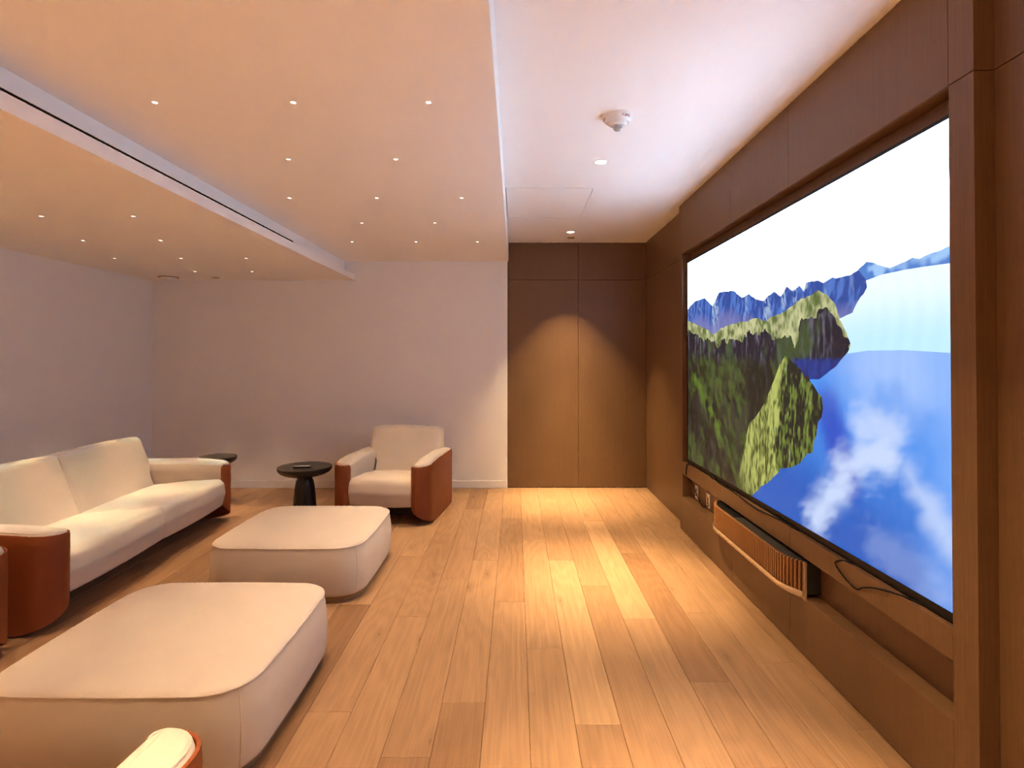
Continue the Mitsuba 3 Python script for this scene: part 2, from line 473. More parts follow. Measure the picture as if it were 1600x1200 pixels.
for a, b in ((YC0, YO0), (YO1, YC1)):
    add_panel(C, cbox(XC, XB, a, b, 0.004, HS - g, 0.0012))                      # uprights
    add_panel(C, cbox(XC, XB, a, b, HS + g, H1, 0.0012))
say(C, 'dark brown veneered built-in wall cabinet framing the large screen above an open niche', 'cabinet')

# ------------------------------------------------------------------ the screen
SY0, SY1, SB, ST, SX = 1.885, 4.775, 0.640, 2.318, 1.475
RATIO = (SY1 - SY0) / (ST - SB)


def pl(x, pts):
    """Piecewise linear curve through the points."""
    y = mi.Float(pts[0][1])
    for (xa, ya), (xb, yb) in zip(pts[:-1], pts[1:]):
        if xb - xa > 1e-4:
            y = y + (yb - ya) * dr.clip((x - xa) / (xb - xa), 0, 1)
    return y


FAR_RIDGE = [(0.8147, 0.69), (0.8236, 0.7388), (0.8432, 0.7555), (0.8577, 0.7483), (0.8738, 0.7382), (0.8929, 0.724), (0.9182, 0.7294), (0.9369, 0.738), (0.9499, 0.7299), (0.97, 0.7352), (1.0, 0.7404)]
FAR_BASE = [(0.8368, 0.7074), (0.8777, 0.7142), (0.9216, 0.713), (0.9546, 0.7106), (1.0, 0.7054)]
BLUE = [(0, 0.7652), (0.0664, 0.7947), (0.1512, 0.7923), (0.2074, 0.7448), (0.2532, 0.7969), (0.3477, 0.785), (0.4006, 0.7475), (0.4351, 0.7562), (0.4678, 0.7294), (0.5115, 0.7148), (0.5281, 0.731), (0.5521, 0.7375),
        (0.5811, 0.7175), (0.6044, 0.7446), (0.6253, 0.7265), (0.6519, 0.7379), (0.6678, 0.7175), (0.6741, 0.744), (0.7127, 0.7401), (0.7296, 0.7291), (0.7563, 0.737), (0.7666, 0.7304), (0.8055, 0.7318),
        (0.8236, 0.7364), (0.841, 0.711), (0.8444, 0.6872), (0.86, 0.60)]
HEAD = [(0, 0.704), (0.129, 0.6607), (0.2141, 0.6212), (0.2657, 0.6409), (0.38, 0.6518), (0.4586, 0.6599), (0.5115, 0.6488), (0.5442, 0.6523), (0.59, 0.6646), (0.6583, 0.6941), (0.7127, 0.7107), (0.7405, 0.6945),
        (0.7615, 0.6599), (0.7767, 0.6225), (0.7961, 0.5811), (0.8017, 0.5517), (0.82, 0.45)]
SHADE = [(0, 0.657), (0.2404, 0.5751), (0.38, 0.5867), (0.4944, 0.6061), (0.5599, 0.5883), (0.6388, 0.5654), (0.6583, 0.6264), (0.7127, 0.6414), (0.7405, 0.653), (0.7767, 0.5877), (0.8017, 0.542)]
COAST_UP = [(0.4498, 0.6772), (0.452, 0.7127), (0.4931, 0.7666), (0.5277, 0.7937), (0.5517, 0.8017), (0.5811, 0.7961), (0.6203, 0.7742), (0.6326, 0.8101), (0.6588, 0.8236), (0.6796, 0.8368), (0.70, 0.85)]
COAST_LOW = [(0, 0.44), (0.0344, 0.4768), (0.0902, 0.5281), (0.1445, 0.5752), (0.1673, 0.6253), (0.2009, 0.6583), (0.2346, 0.6893), (0.288, 0.707), (0.33, 0.7156), (0.3455, 0.7285), (0.4023, 0.7212), (0.4373, 0.6953),
             (0.4447, 0.6833), (0.4745, 0.671)]
PEAK = [(0.36, 0.0), (0.3903, 0.1061), (0.4106, 0.2042), (0.4351, 0.2724), (0.4678, 0.299), (0.5115, 0.3586), (0.5521, 0.4452), (0.5752, 0.4955), (0.6008, 0.5257), (0.6253, 0.4973), (0.6519, 0.4795), (0.671, 0.4466),
        (0.6953, 0.4373), (0.7212, 0.4023), (0.7285, 0.3507), (0.735, 0.2)]
PEAK_MID = [(0.0, 0.54), (0.1542, 0.5599), (0.2141, 0.5521), (0.2782, 0.5599), (0.3426, 0.5752), (0.4022, 0.5699), (0.4535, 0.59), (0.5257, 0.6008)]
WATER = [(0.70, 0.523), (0.7767, 0.5231), (0.8453, 0.5321), (0.9216, 0.5313), (1.0, 0.5236)]
CLOUD_A = [(0.03, 0.70), (0.117, 0.765), (0.19, 0.792), (0.25, 0.815), (0.297, 0.875)]      # u of the slanting cloud over v


def seg(u, v, au, av, bu, bv):
    """Distance to a segment of the picture, in picture heights."""
    x, y, dx, dy = (u - au) * RATIO, v - av, (bu - au) * RATIO, bv - av
    t = dr.clip((x * dx + y * dy) / (dx * dx + dy * dy), 0, 1)
    return dr.sqrt(dr.square(x - t * dx) + dr.square(y - t * dy))


def landscape(p, n, uv):
    u, v = (SY1 - p.y) / (SY1 - SY0), (p.z - SB) / (ST - SB)
    x = u * RATIO
    n1, n2, n3 = fbm(x * 9, v * 9, 1.0, 3), fbm(x * 34, v * 34, 5.0, 2), fbm(x * 60, v * 9, 9.0, 2)
    jag = 0.016 * (fbm(x * 26, v * 26, 3.0, 2) - 0.5)
    sky = mix(lin(236, 242, 255), (1.0, 1.0, 1.0), smoothstep(0.68, 0.86, v))
    # lake
    lake = mix(lin(12, 88, 182), lin(66, 138, 228), smoothstep(0.05, 0.35, v + 0.30 * (u - 0.8) + 0.10 * (n1 - 0.5)))
    lake = mix(lake, lin(32, 66, 184), smoothstep(0.10, 0.02, seg(u, v, 0.74, 0.37, 0.79, 0.20)) * 0.85)
    lake = mix(lake, lin(150, 184, 240), smoothstep(0.26, 0.48, v + 0.20 * (n1 - 0.5)) * smoothstep(0.70, 0.86, u))
    lake = mix(lake, lin(120, 168, 240), smoothstep(0.93, 1.0, u + 0.05 * (n1 - 0.5)) * 0.6)
    wl = pl(u, WATER)
    high = mix(lin(186, 228, 248), lin(228, 243, 252), smoothstep(0.02, 0.17, v - wl))
    high = high * (1.0 + 0.018 * dr.sin((u * 190 + dr.square(v - 0.62) * 260)) * smoothstep(0.80, 0.90, u))
    lake = dr.select(v > wl, high, lake * (0.96 + 0.08 * n3))
    wisp = 0.6 * fbm(x * 6 + v * 7, v * 16 - x * 8, 2.0, 3) + 0.4 * fbm(x * 14 + v * 22, v * 46 - x * 26, 21.0, 2)
    da = dr.minimum(seg(u, v, 0.70, 0.04, 0.79, 0.20), seg(u, v, 0.78, 0.22, 0.885, 0.285))
    ca = smoothstep(0.088, -0.012, da + 0.10 * (wisp - 0.5)) * 0.95
    cb = smoothstep(0.08, -0.01, seg(u, v, 0.83, 0.345, 0.89, 0.335) + 0.09 * (wisp - 0.5)) * 0.8
    cc = smoothstep(0.065, -0.01, seg(u, v, 0.93, 0.25, 1.0, 0.13) + 0.06 * (wisp - 0.5)) * 0.7
    cd = smoothstep(0.08, 0.0, seg(u, v, 0.86, 0.06, 0.98, 0.02) + 0.12 * (wisp - 0.5)) * 0.22
    lake = mix(lake, lin(192, 210, 242), dr.maximum(dr.maximum(ca, cb), dr.maximum(cc, cd)) * dr.select(v < wl, 1.0, 0.0))
    far_base = pl(u, FAR_BASE)
    c = dr.select((v < far_base) & (u > 0.76), lake, sky)
    c = dr.select(v < 0.688, lake, c)
    # far range, blue range
    far = mix(lin(74, 122, 196), lin(150, 190, 236), smoothstep(0.35, 0.75, n2))
    c = dr.select((v > far_base) & (v < pl(u, FAR_RIDGE) + jag * 0.4) & (u > 0.81), far, c)
    crest = pl(u, BLUE)
    rise = (pl(u + 0.012, BLUE) - pl(u - 0.006, BLUE)) / 0.018 + 1.2 * (fbm(x * 40 + v * 18, v * 16, 4.0, 2) - 0.5)
    blue = mix(lin(40, 72, 150), lin(72, 112, 190), smoothstep(0.40, 0.70, fbm(x * 60 - v * 20, v * 24, 19.0, 2)))
    blue = mix(blue, lin(160, 184, 212), smoothstep(0.15, 0.75, rise) * smoothstep(0.35, 0.65, fbm(x * 90 + v * 30, v * 60, 23.0, 2)) * 0.8)
    blue = mix(blue, lin(118, 120, 176), smoothstep(0.055, 0.12, crest - v + 0.02 * (n2 - 0.5)) * 0.75)
    up = u < pl(v, COAST_UP) + jag * 0.5
    c = dr.select((v < crest + jag * 0.5) & (v > 0.45) & (up | (v > 0.69)), blue, c)
    # headland
    grass = mix(lin(84, 100, 52), lin(190, 192, 142), smoothstep(0.30, 0.70, 0.4 * n2 + 0.3 * n1 + 0.3 * fbm(x * 90, v * 50, 15.0, 2)))
    cliff = mix(lin(24, 26, 40), lin(92, 90, 106), smoothstep(0.50, 0.80, 0.6 * fbm(x * 70, v * 10, 7.0, 2) + 0.4 * fbm(x * 60, v * 44, 17.0, 2)))
    cliff = mix(cliff, lin(64, 84, 44), smoothstep(0.50, 0.70, n1) * 0.7)
    head = dr.select(v > pl(u, SHADE) + 0.06 * (n2 - 0.5), grass, cliff)
    low = mix(lin(22, 27, 22), lin(66, 84, 38), smoothstep(0.40, 0.70, 0.5 * fbm(x * 7 + v * 6, v * 5 - x * 2, 6.0, 3) + 0.5 * fbm(x * 30 + v * 20, v * 22 - x * 9, 11.0, 3)))
    low = mix(low, lin(50, 46, 48), smoothstep(0.5, 0.7, fbm(x * 50, v * 16, 12.0, 3)) * 0.7)
    low = mix(low, lin(92, 122, 40), smoothstep(0.06, 0.0, seg(u, v, 0.06, 0.42, 0.26, 0.20) + 0.06 * (n2 - 0.4)) * smoothstep(0.30, 0.60, fbm(x * 30 + v * 20, v * 22 - x * 9, 11.0, 3)) * 0.8)
    head = mix(head, low, smoothstep(0.545, 0.48, v + 0.05 * (n1 - 0.5) + 0.05 * (u - 0.3)))
    head = mix(head, mix(lin(14, 22, 86), lin(30, 64, 150), n3), smoothstep(0.525, 0.505, v + 0.01 * n2) * smoothstep(0.60, 0.66, u))
    c = dr.select((v < pl(u, HEAD) + jag) & (v > 0.45) & up, head, c)
    c = dr.select((v <= 0.46) & (u < pl(v, COAST_LOW) + jag), low, c)
    # the pointed rock in front
    mid = pl(v, PEAK_MID) + 0.05 * (n2 - 0.5)
    crag = 0.55 * fbm(x * 34, v * 12 - x * 10, 8.0, 3) + 0.45 * fbm(x * 110, v * 46 - x * 30, 13.0, 2)
    lit = mix(lin(62, 74, 30), lin(172, 180, 98), smoothstep(0.30, 0.66, crag))
    dim = mix(lin(24, 30, 26), lin(104, 124, 52), smoothstep(0.42, 0.66, crag))
    dim = mix(dim, lin(150, 150, 150), smoothstep(0.66, 0.74, crag) * 0.7)
    rock = mix(lit, dim, smoothstep(-0.012, 0.012, u - mid))
    rock = mix(rock, low, smoothstep(0.50, 0.34, u + 0.35 * v + 0.12 * (n1 - 0.5)))
    c = dr.select((v < pl(u, PEAK) + 0.6 * jag) & (u < pl(v, COAST_LOW) + jag), rock, c)
    glare = smoothstep(0.90, 1.0, mi.luminance(c))
    return c * SCREEN * (1 - glare) + mi.Color3f(0.72, 0.92, 1.24) * SCREEN_SKY * glare


S = 'wall_screen'
rot = T().translate([SX, (SY0 + SY1) / 2, (SB + ST) / 2]).rotate([0, 1, 0], -90).scale([(ST - SB) / 2, (SY1 - SY0) / 2, 1])
scene[S + '__display'] = {'type': 'rectangle', 'to_world': rot, 'bsdf': {'type': 'ref', 'id': 'screen_black'},
                          'emitter': {'type': 'area', 'radiance': proc(landscape), 'sampling_weight': 20.0}}
bz = 0.012
frame = [box(SX - 0.003, SX + 0.012, SY0 - bz, SY0, SB - 0.034, ST + bz), box(SX - 0.003, SX + 0.012, SY1, SY1 + bz, SB - 0.034, ST + bz),
         box(SX - 0.003, SX + 0.012, SY0, SY1, ST, ST + bz), box(SX - 0.003, SX + 0.012, SY0, SY1, SB - 0.034, SB)]
add(S + '__bezel', trimesh.util.concatenate(frame), 'black_plastic')
add(S + '__housing', box(SX + 0.0125, XB - 0.0045, SY0 - 0.006, SY1 + 0.006, SB - 0.02, ST + 0.006), 'black_plastic')
say(S, 'huge wall screen showing green cliffs above a blue lake', 'screen')
labels[S + '__display'] = {'label': 'lit picture of green cliffs, blue mountains and a lake'}

# receiver and cables under the screen
add('screen_receiver', cbox(1.462, 1.50, 4.10, 4.19, 0.6035, 0.628, 0.004), 'black_plastic')
say('screen_receiver', 'small black box on the ledge below the screen', 'receiver')
cable = spline([(1.470, 4.70, 0.612), (1.449, 4.72, 0.602), (1.446, 4.73, 0.57), (1.447, 4.745, 0.52), (1.465, 4.75, 0.485), (1.50, 4.72, 0.42), (1.512, 4.60, 0.33), (1.508, 4.50, 0.306), (1.512, 4.42, 0.33), (1.522, 4.40, 0.345)])
add('power_cable', tube(cable, 0.0035), 'black_plastic', smooth=True)
say('power_cable', 'thin black cable hanging from the far end of the screen into the niche', 'cable')
cable = spline([(1.474, 2.42, 0.609), (1.462, 2.46, 0.606), (1.448, 2.50, 0.596), (1.446, 2.53, 0.572), (1.446, 2.47, 0.540), (1.446, 2.38, 0.520), (1.446, 2.33, 0.545), (1.446, 2.25, 0.575), (1.448, 2.16, 0.597), (1.463, 2.08, 0.607), (1.474, 2.02, 0.609)])
add('looped_cable', tube(cable, 0.0032), 'black_plastic', smooth=True)
say('looped_cable', 'thin black cable looping over the band below the near end of the screen', 'cable')
cable = spline([(1.463, 4.09, 0.610), (1.457, 3.98, 0.607), (1.458, 3.85, 0.6075), (1.453, 3.70, 0.607), (1.448, 3.50, 0.600), (1.447, 3.35, 0.594), (1.450, 3.20, 0.604), (1.462, 3.05, 0.608), (1.468, 2.9, 0.608)])
add('signal_cable', tube(cable, 0.0042), 'black_plastic', smooth=True)
say('signal_cable', 'thicker black cable lying along the ledge beneath the screen from the small box', 'cable')

# socket plates in the niche
plate = cbox(-0.006, 0, -0.037, 0.037, -0.058, 0.058, 0.0015)
insert = cbox(-0.0075, -0.0055, -0.017, 0.017, -0.034, 0.034, 0.0006)
slot = trimesh.util.concatenate([box(-0.009, -0.0074, -0.012, -0.004, -0.03, 0.03), box(-0.009, -0.0074, 0.004, 0.012, -0.03, 0.03)])
for y, lab in ((4.70, 'white socket plate at the far end of the niche'), (4.42, 'white socket plate with a plugged-in cable, second from the far end of the niche'), (4.14, 'white socket plate half hidden behind the far end of the soundbar')):
    key = numbered('wall_socket')
    at = T().translate([XB - 0.004, y, 0.374])
    add(key + '__plate', plate, 'white_plastic', to_world=at)
    add(key + '__insert', insert, 'white_plastic', to_world=at)
    add(key + '__slots', slot, 'black_plastic', to_world=at)
    say(key, lab, 'socket')

# ------------------------------------------------------------------ soundbar
B = 'soundbar'
BY0, BY1, BX0, BX1 = 2.795, 4.03, 1.383, 1.525
front = rounded([(1.455, BY0), (BX0 + 0.018, BY0 + 0.12), (BX0 + 0.018, BY1 - 0.12), (1.455, BY1), (BX1, BY1), (BX1, BY0)], [0.0, 0.06, 0.06, 0.0, 0, 0], 6)
core = trimesh.creation.extrude_polygon(__import__('shapely').geometry.Polygon(front), 0.158)
core.apply_translation((0, 0, 0.318))
add(B + '__body', core, 'black_cloth')
labels[B + '__body'] = {'label': 'black housing with a dark top'}
touch = trimesh.creation.extrude_polygon(__import__('shapely').geometry.Polygon([(1.408, 3.60), (1.405, 3.88), (1.44, 4.0), (1.50, 4.0), (1.50, 3.60)]), 0.004)
touch.apply_translation((0, 0, 0.4762))
add(B + '__top_plate', touch, 'black_plastic')
labels[B + '__top_plate'] = {'label': 'grey touch plate at the far end of the top'}


def bar_front(n):
    """Points and outward directions along the soundbar's front."""
    path = np.array([(1.449, BY0 + 0.012), *rounded_open([(1.449, BY0 + 0.012), (BX0 + 0.008, BY0 + 0.115), (BX0 + 0.008, BY1 - 0.115), (1.449, BY1 - 0.012)], 0.07), (1.449, BY1 - 0.012)])
    s = np.r_[0, np.cumsum(np.linalg.norm(np.diff(path, axis=0), axis=1))]
    q = np.linspace(0, s[-1], n)
    P = np.stack([np.interp(q, s, path[:, k]) for k in (0, 1)], 1)
    t = np.gradient(P, axis=0)
    t /= np.linalg.norm(t, axis=1, keepdims=True)
    return P, np.stack([-t[:, 1], t[:, 0]], 1)


def rounded_open(P, r):
    P = np.asarray(P, float)
    out = []
    for i in range(1, len(P) - 1):
        u, v = (P[i - 1] - P[i]), (P[i + 1] - P[i])
        u, v = u / np.linalg.norm(u), v / np.linalg.norm(v)
        for t in np.linspace(0, 1, 7):
            out.append((P[i] + u * r * (1 - t)) * (1 - t) + (P[i] + v * r * t) * t)
    return out


slat = mikit.ply(cbox(-0.0105, 0.009, -0.0050, 0.0050, 0, 0.150, 0.0012), 'slat_oak')
PP, NN = bar_front(56)
for (x, y), (nx, ny) in zip(PP, NN):
    scene[numbered(B + '__slat')] = {**slat, 'to_world': T().translate([float(x), float(y), 0.327]).rotate([0, 0, 1], math.degrees(math.atan2(-ny, -nx)))}
# metal wing: an upward curved tray below the slats
QP, QN = bar_front(60)
prof = [(-0.016, 0.331), (-0.0185, 0.324), (-0.017, 0.312), (-0.008, 0.299), (0.006, 0.2905), (0.012, 0.289)]
V, F = [], []
for side in (0.0, 0.003):
    for (x, y), (nx, ny) in zip(QP, QN):
        for d, z in prof:
            V.append((min(x - nx * d * 1.0 * (-1 if False else 1), 1.4505), y - ny * d, z + side))
V = np.array(V)
for i, ((x, y), (nx, ny)) in enumerate(zip(QP, QN)):
    for s in range(2):
        for j, (d, z) in enumerate(prof):
            V[s * len(QP) * len(prof) + i * len(prof) + j] = (min(x - nx * d, 1.4505) if nx > 0 else min(x + nx * -d, 1.4505), y - ny * d, z + s * 0.003)
m_, n_ = len(QP), len(prof)
for s in range(2):
    o = s * m_ * n_
    for i in range(m_ - 1):
        for j in range(n_ - 1):
            q = [o + i * n_ + j, o + i * n_ + j + 1, o + (i + 1) * n_ + j + 1, o + (i + 1) * n_ + j]
            F += [(q[0], q[1], q[2]), (q[0], q[2], q[3])]
wing = trimesh.Trimesh(V, np.array(F), process=False)
add(B + '__wing', wing, 'brushed_champagne', smooth=50)
labels[B + '__wing'] = {'label': 'pale metal curved lower edge'}
for y in (BY0 - 0.006, BY0 + 0.012):
    pts = np.array([(1.452 - 0.045, 0.475), (1.4505, 0.478), (1.4505, 0.287), (1.4505 - 0.012, 0.290), (1.452 - 0.045, 0.33)])
    m = trimesh.creation.extrude_polygon(__import__('shapely').geometry.Polygon([(1.440, 0.476), (1.4515, 0.476), (1.4515, 0.286), (1.440, 0.291)]), 0.003)
    m = trimesh.Trimesh(np.stack([m.vertices[:, 0], m.vertices[:, 2] + y, m.vertices[:, 1]], 1), m.faces[:, ::-1], process=False)
    add(numbered(B + '__end_plate'), m, 'brushed_champagne')
say(B, 'long soundbar with upright wooden slats and a pale metal edge mounted below the screen', 'soundbar')

# ------------------------------------------------------------------ seating
ARM_W, ARM_L, ARM_H = 0.150, 0.86, 0.568


def arm_outline():
    """Plan of the right arm: x outwards from its inner face, y backwards from its front tip."""
    pts = [(0.0, ARM_L)]
    pts += [(0.0, 0.045)]
    t = np.linspace(0, np.pi / 2, 9)
    pts += [(0.035 - 0.035 * math.cos(a) , 0.045 - 0.045 * math.sin(a)) for a in t[1:]]
    pts += [(0.035 + (ARM_W - 0.035) * math.sin(a), 0.125 - 0.125 * math.cos(a)) for a in t[1:]]
    pts += [(ARM_W + 0.006 * math.sin(np.pi * q), 0.125 + (ARM_L - 0.125) * q) for q in np.linspace(0.1, 1, 9)]
    return np.array(pts)


def arm_top(y):
    return ARM_H - 0.032 * np.clip(1 - y / 0.34, 0, 1) ** 1.4


def arm_bottom(y):
    """Height of the shell's lower edge over the length y from its front tip: the corner is cut in a curve."""
    q = np.clip(1 - np.asarray(y) / 0.40, 0, 1)
    return 0.001 + 0.22 * (1 - np.sqrt(np.clip(1 - q**2, 0, 1)))


def make_arm():
    O = arm_outline()
    inner = rounded(O, 0.0)
    # cream body, its top rounded on the inner side and swelling over the shell's rim
    dense = []
    for i in range(len(inner)):
        a, b = inner[i], inner[(i + 1) % len(inner)]
        k = max(1, int(np.linalg.norm(b - a) / 0.03))
        dense += [a + (b - a) * t / k for t in range(k)]
    dense = np.array(dense)
    body = soft_extrude(dense, 1.0, 0.004, 0.030, arcs=7, mids=12, caps=5)
    W = body.vertices
    w = W[:, 2].copy()
    y = W[:, 1]
    zt, zb = arm_top(y), 0.03 + 0.21 * np.clip((0.34 - y) / 0.16, 0, 1)
    # w is a unit length whose last 3 cm are rounded: keep that rounding in metres
    z = np.where(w > 0.97, zt - (1.0 - w), zb + (zt - 0.03 - zb) * w / 0.97)
    W = np.stack([W[:, 0], y, z], 1)
    cx = (W[:, 0] / ARM_W)
    W[:, 2] += np.where(w > 0.985, 0.010 * np.clip(np.sin(np.pi * np.clip(cx, 0, 1)), 0, 1), 0)
    # the lining swells towards the seat above the cushion
    swell = np.clip(1 - np.abs(W[:, 0]) / 0.03, 0, 1) * np.clip((W[:, 2] - 0.36) / 0.10, 0, 1) * np.clip((ARM_H - 0.01 - W[:, 2]) / 0.03, 0, 1)
    W[:, 0] -= 0.012 * swell
    body = trimesh.Trimesh(W, body.faces, process=False)
    # rust shell: round the front and along the outer side
    P = [p for p in arm_outline() if not (p[0] < 1e-6 and p[1] > 0.05)]
    P = np.array(P)
    s = np.r_[0, np.cumsum(np.linalg.norm(np.diff(P, axis=0), axis=1))]
    q = np.r_[0, 0.006, 0.014, 0.024, np.linspace(0.036, s[-1], 44)]
    C2 = np.stack([np.interp(q, s, P[:, k]) for k in (0, 1)], 1)
    tg = np.gradient(C2, axis=0)
    tg /= np.linalg.norm(tg, axis=1, keepdims=True)
    nr = np.stack([tg[:, 1], -tg[:, 0]], 1)
    th, nz = 0.014, 14
    corner = 0.024
    V, F = [], []
    for i in range(len(q)):
        top = arm_top(C2[i, 1]) - 0.012
        if q[i] < corner:
            top -= corner - math.sqrt(max(0, corner**2 - (corner - q[i]) ** 2))
        bot = float(arm_bottom(q[i]))
        for off in (0.001, th):
            for j in range(nz + 1):
                z = bot + (top - bot) * j / nz
                e = 0.003 * (1 if off > 0.005 and j in (0, nz) else 0)
                V.append((*(C2[i] + nr[i] * (off - e)), z))
    m = nz + 1

    def idx(i, o, j):
        return (i * 2 + o) * m + j
    for i in range(len(q) - 1):
        for j in range(nz):
            F += [(idx(i, 1, j), idx(i + 1, 1, j), idx(i + 1, 1, j + 1)), (idx(i, 1, j), idx(i + 1, 1, j + 1), idx(i, 1, j + 1))]
            F += [(idx(i, 0, j), idx(i + 1, 0, j + 1), idx(i + 1, 0, j)), (idx(i, 0, j), idx(i, 0, j + 1), idx(i + 1, 0, j + 1))]
        for j, fl in ((nz, False), (0, True)):
            a, b, c, d = idx(i, 0, j), idx(i, 1, j), idx(i + 1, 1, j), idx(i + 1, 0, j)
            F += [(a, c, b), (a, d, c)] if fl else [(a, b, c), (a, c, d)]
    for i in (0, len(q) - 1):
        for j in range(nz):
            a, b, c, d = idx(i, 0, j), idx(i, 1, j), idx(i, 1, j + 1), idx(i, 0, j + 1)
            F += [(a, b, c), (a, c, d)] if i == 0 else [(a, c, b), (a, d, c)]
    shell = trimesh.Trimesh(np.array(V), np.array(F), process=False)
    # piping round the top pad
    path = [(0.0 + 0.004, 0.70)] + [(max(p[0] * 0.93 - 0.001, 0.004), p[1] + 0.006) for p in P if p[1] < 0.8]
    path = np.array(path)
    pp = np.hstack([path, (arm_top(path[:, 1]) - 0.0035)[:, None]])
    pipe = tube(spline(pp[1:], 3), 0.0032, 6)
    return body, shell, pipe


def seat_profile(depth=0.74):
    # y backwards from the front, z up
    return rounded([(0.030, 0.155), (0.000, 0.280), (0.020, 0.402), (0.34, 0.390), (depth, 0.350), (depth, 0.20), (0.42, 0.15)], [0.03, 0.10, 0.11, 0.3, 0.03, 0.04, 0.1], 7, 0.035)


def back_profile():
    return rounded([(0.60, 0.34), (0.66, 0.50), (0.775, 0.795), (0.885, 0.79), (0.915, 0.55), (0.90, 0.16), (0.70, 0.16)], [0.05, 0.25, 0.055, 0.055, 0.2, 0.04, 0.04], 7, 0.035)


def to_side(m, x0):
    """(y, z, w) of a soft_extrude to x = x0 + w."""
    W = m.vertices
    out = trimesh.Trimesh(np.stack([W[:, 2] + x0, W[:, 0], W[:, 1]], 1), m.faces, process=False)
    return out


def creased(m, amp, seed, f=9.0):
    V = np.array(m.vertices)
    V[:, 2] += amp * (meshkit.fbm(V * f, 3, seed) - 0.5)
    return trimesh.Trimesh(V, m.faces, process=False)


def make_seating(inner, seats):
    """Shape dicts of a seat with its front towards -y, centred on x = 0, arm tips at y = 0."""
    parts = []
    sw = inner / seats
    for k in range(seats):
        x0 = -inner / 2 + k * sw
        m = soft_extrude(seat_profile(), sw - 0.005, 0.014, 0.014, bulge=0.010)
        parts.append(('seat_cushion', creased(to_side(m, x0 + 0.0025), 0.004, k), 'cream_leather', None))
    bw = inner + (0.17 if seats == 1 else 0.10)
    for k in range(seats):
        x0 = -bw / 2 + k * bw / seats
        r0, r1 = (0.06 if k == 0 else 0.014), (0.06 if k == seats - 1 else 0.014)
        m = to_side(soft_extrude(back_profile(), bw / seats - 0.005, r0, r1, bulge=0.010), x0 + 0.0025)
        V = np.array(m.vertices)
        low = np.clip((0.54 - V[:, 2]) / 0.08, 0, 1)                 # between the arms the back is narrower
        V[:, 0] *= 1 - low * ((bw - inner + 0.004) / bw) * np.clip(np.abs(V[:, 0]) / (bw / 2), 0, 1) * 1.1
        m = trimesh.Trimesh(V, m.faces, process=False)
        parts.append(('backrest', creased(m, 0.005, 9 + k), 'cream_leather', None))
    body, shell, pipe = make_arm()
    for s in (1, -1):
        for nm, m, mt in (('arm', body, 'cream_leather'), ('leather_shell', shell, 'rust_leather'), ('piping', pipe, 'cream_thread')):
            V = np.array(m.vertices)
            V[:, 0] = s * (inner / 2 + V[:, 0])
            F = m.faces if s == 1 else m.faces[:, ::-1]
            m2 = trimesh.Trimesh(V, F, process=False)
            parts.append((nm if nm == 'arm' else 'arm__' + nm, m2, 'cream_leather' if nm == 'piping' else mt, s))
    parts.append(('base', cbox(-inner / 2 - 0.02, inner / 2 + 0.02, 0.34, 0.84, 0.0, 0.165, 0.004), 'dark_base', None))
    made = {}
    for nm, m, mt, s in parts:
        made.setdefault(nm, []).append((mikit.ply(m, mt, smooth=42), s))
    return made


def place_seating(name, made, x, y, rz, label, category, group=None):
    key = numbered(name)
    at = T().translate([x, y, 0]).rotate([0, 0, 1], rz)
    arms = {}
    for nm, items in made.items():
        for d, s in items:
            if nm.startswith('arm__'):
                k = f'{arms[s]}__{nm[5:]}'
                if nm.endswith('shell'):
                    labels[k] = {'label': 'rust brown leather outer shell'}
            else:
                k = numbered(f'{key}__{nm}')
                if nm == 'arm':
                    arms[s] = k
            scene[k] = {**d, 'to_world': at}
    say(key, label, category, group)
    return key


chair = make_seating(0.60, 1)
sofa = make_seating(1.93, 2)
place_seating('sofa', sofa, -2.585, 4.135, 90 + 3.5, 'cream leather two-seat sofa with rust leather arm shells by the left wall', 'sofa')
place_seating('armchair', chair, -1.232, 5.03, -7.0, 'cream leather armchair with rust leather arm shells against the far wall', 'armchair')
place_seating('armchair', chair, -1.235, 1.468, 180, 'armchair at the bottom edge of the picture, only its arm tip in view', 'armchair')
place_seating('armchair', chair, -2.558, 2.42, 90, 'armchair cut by the left edge of the picture next to the sofa', 'armchair')


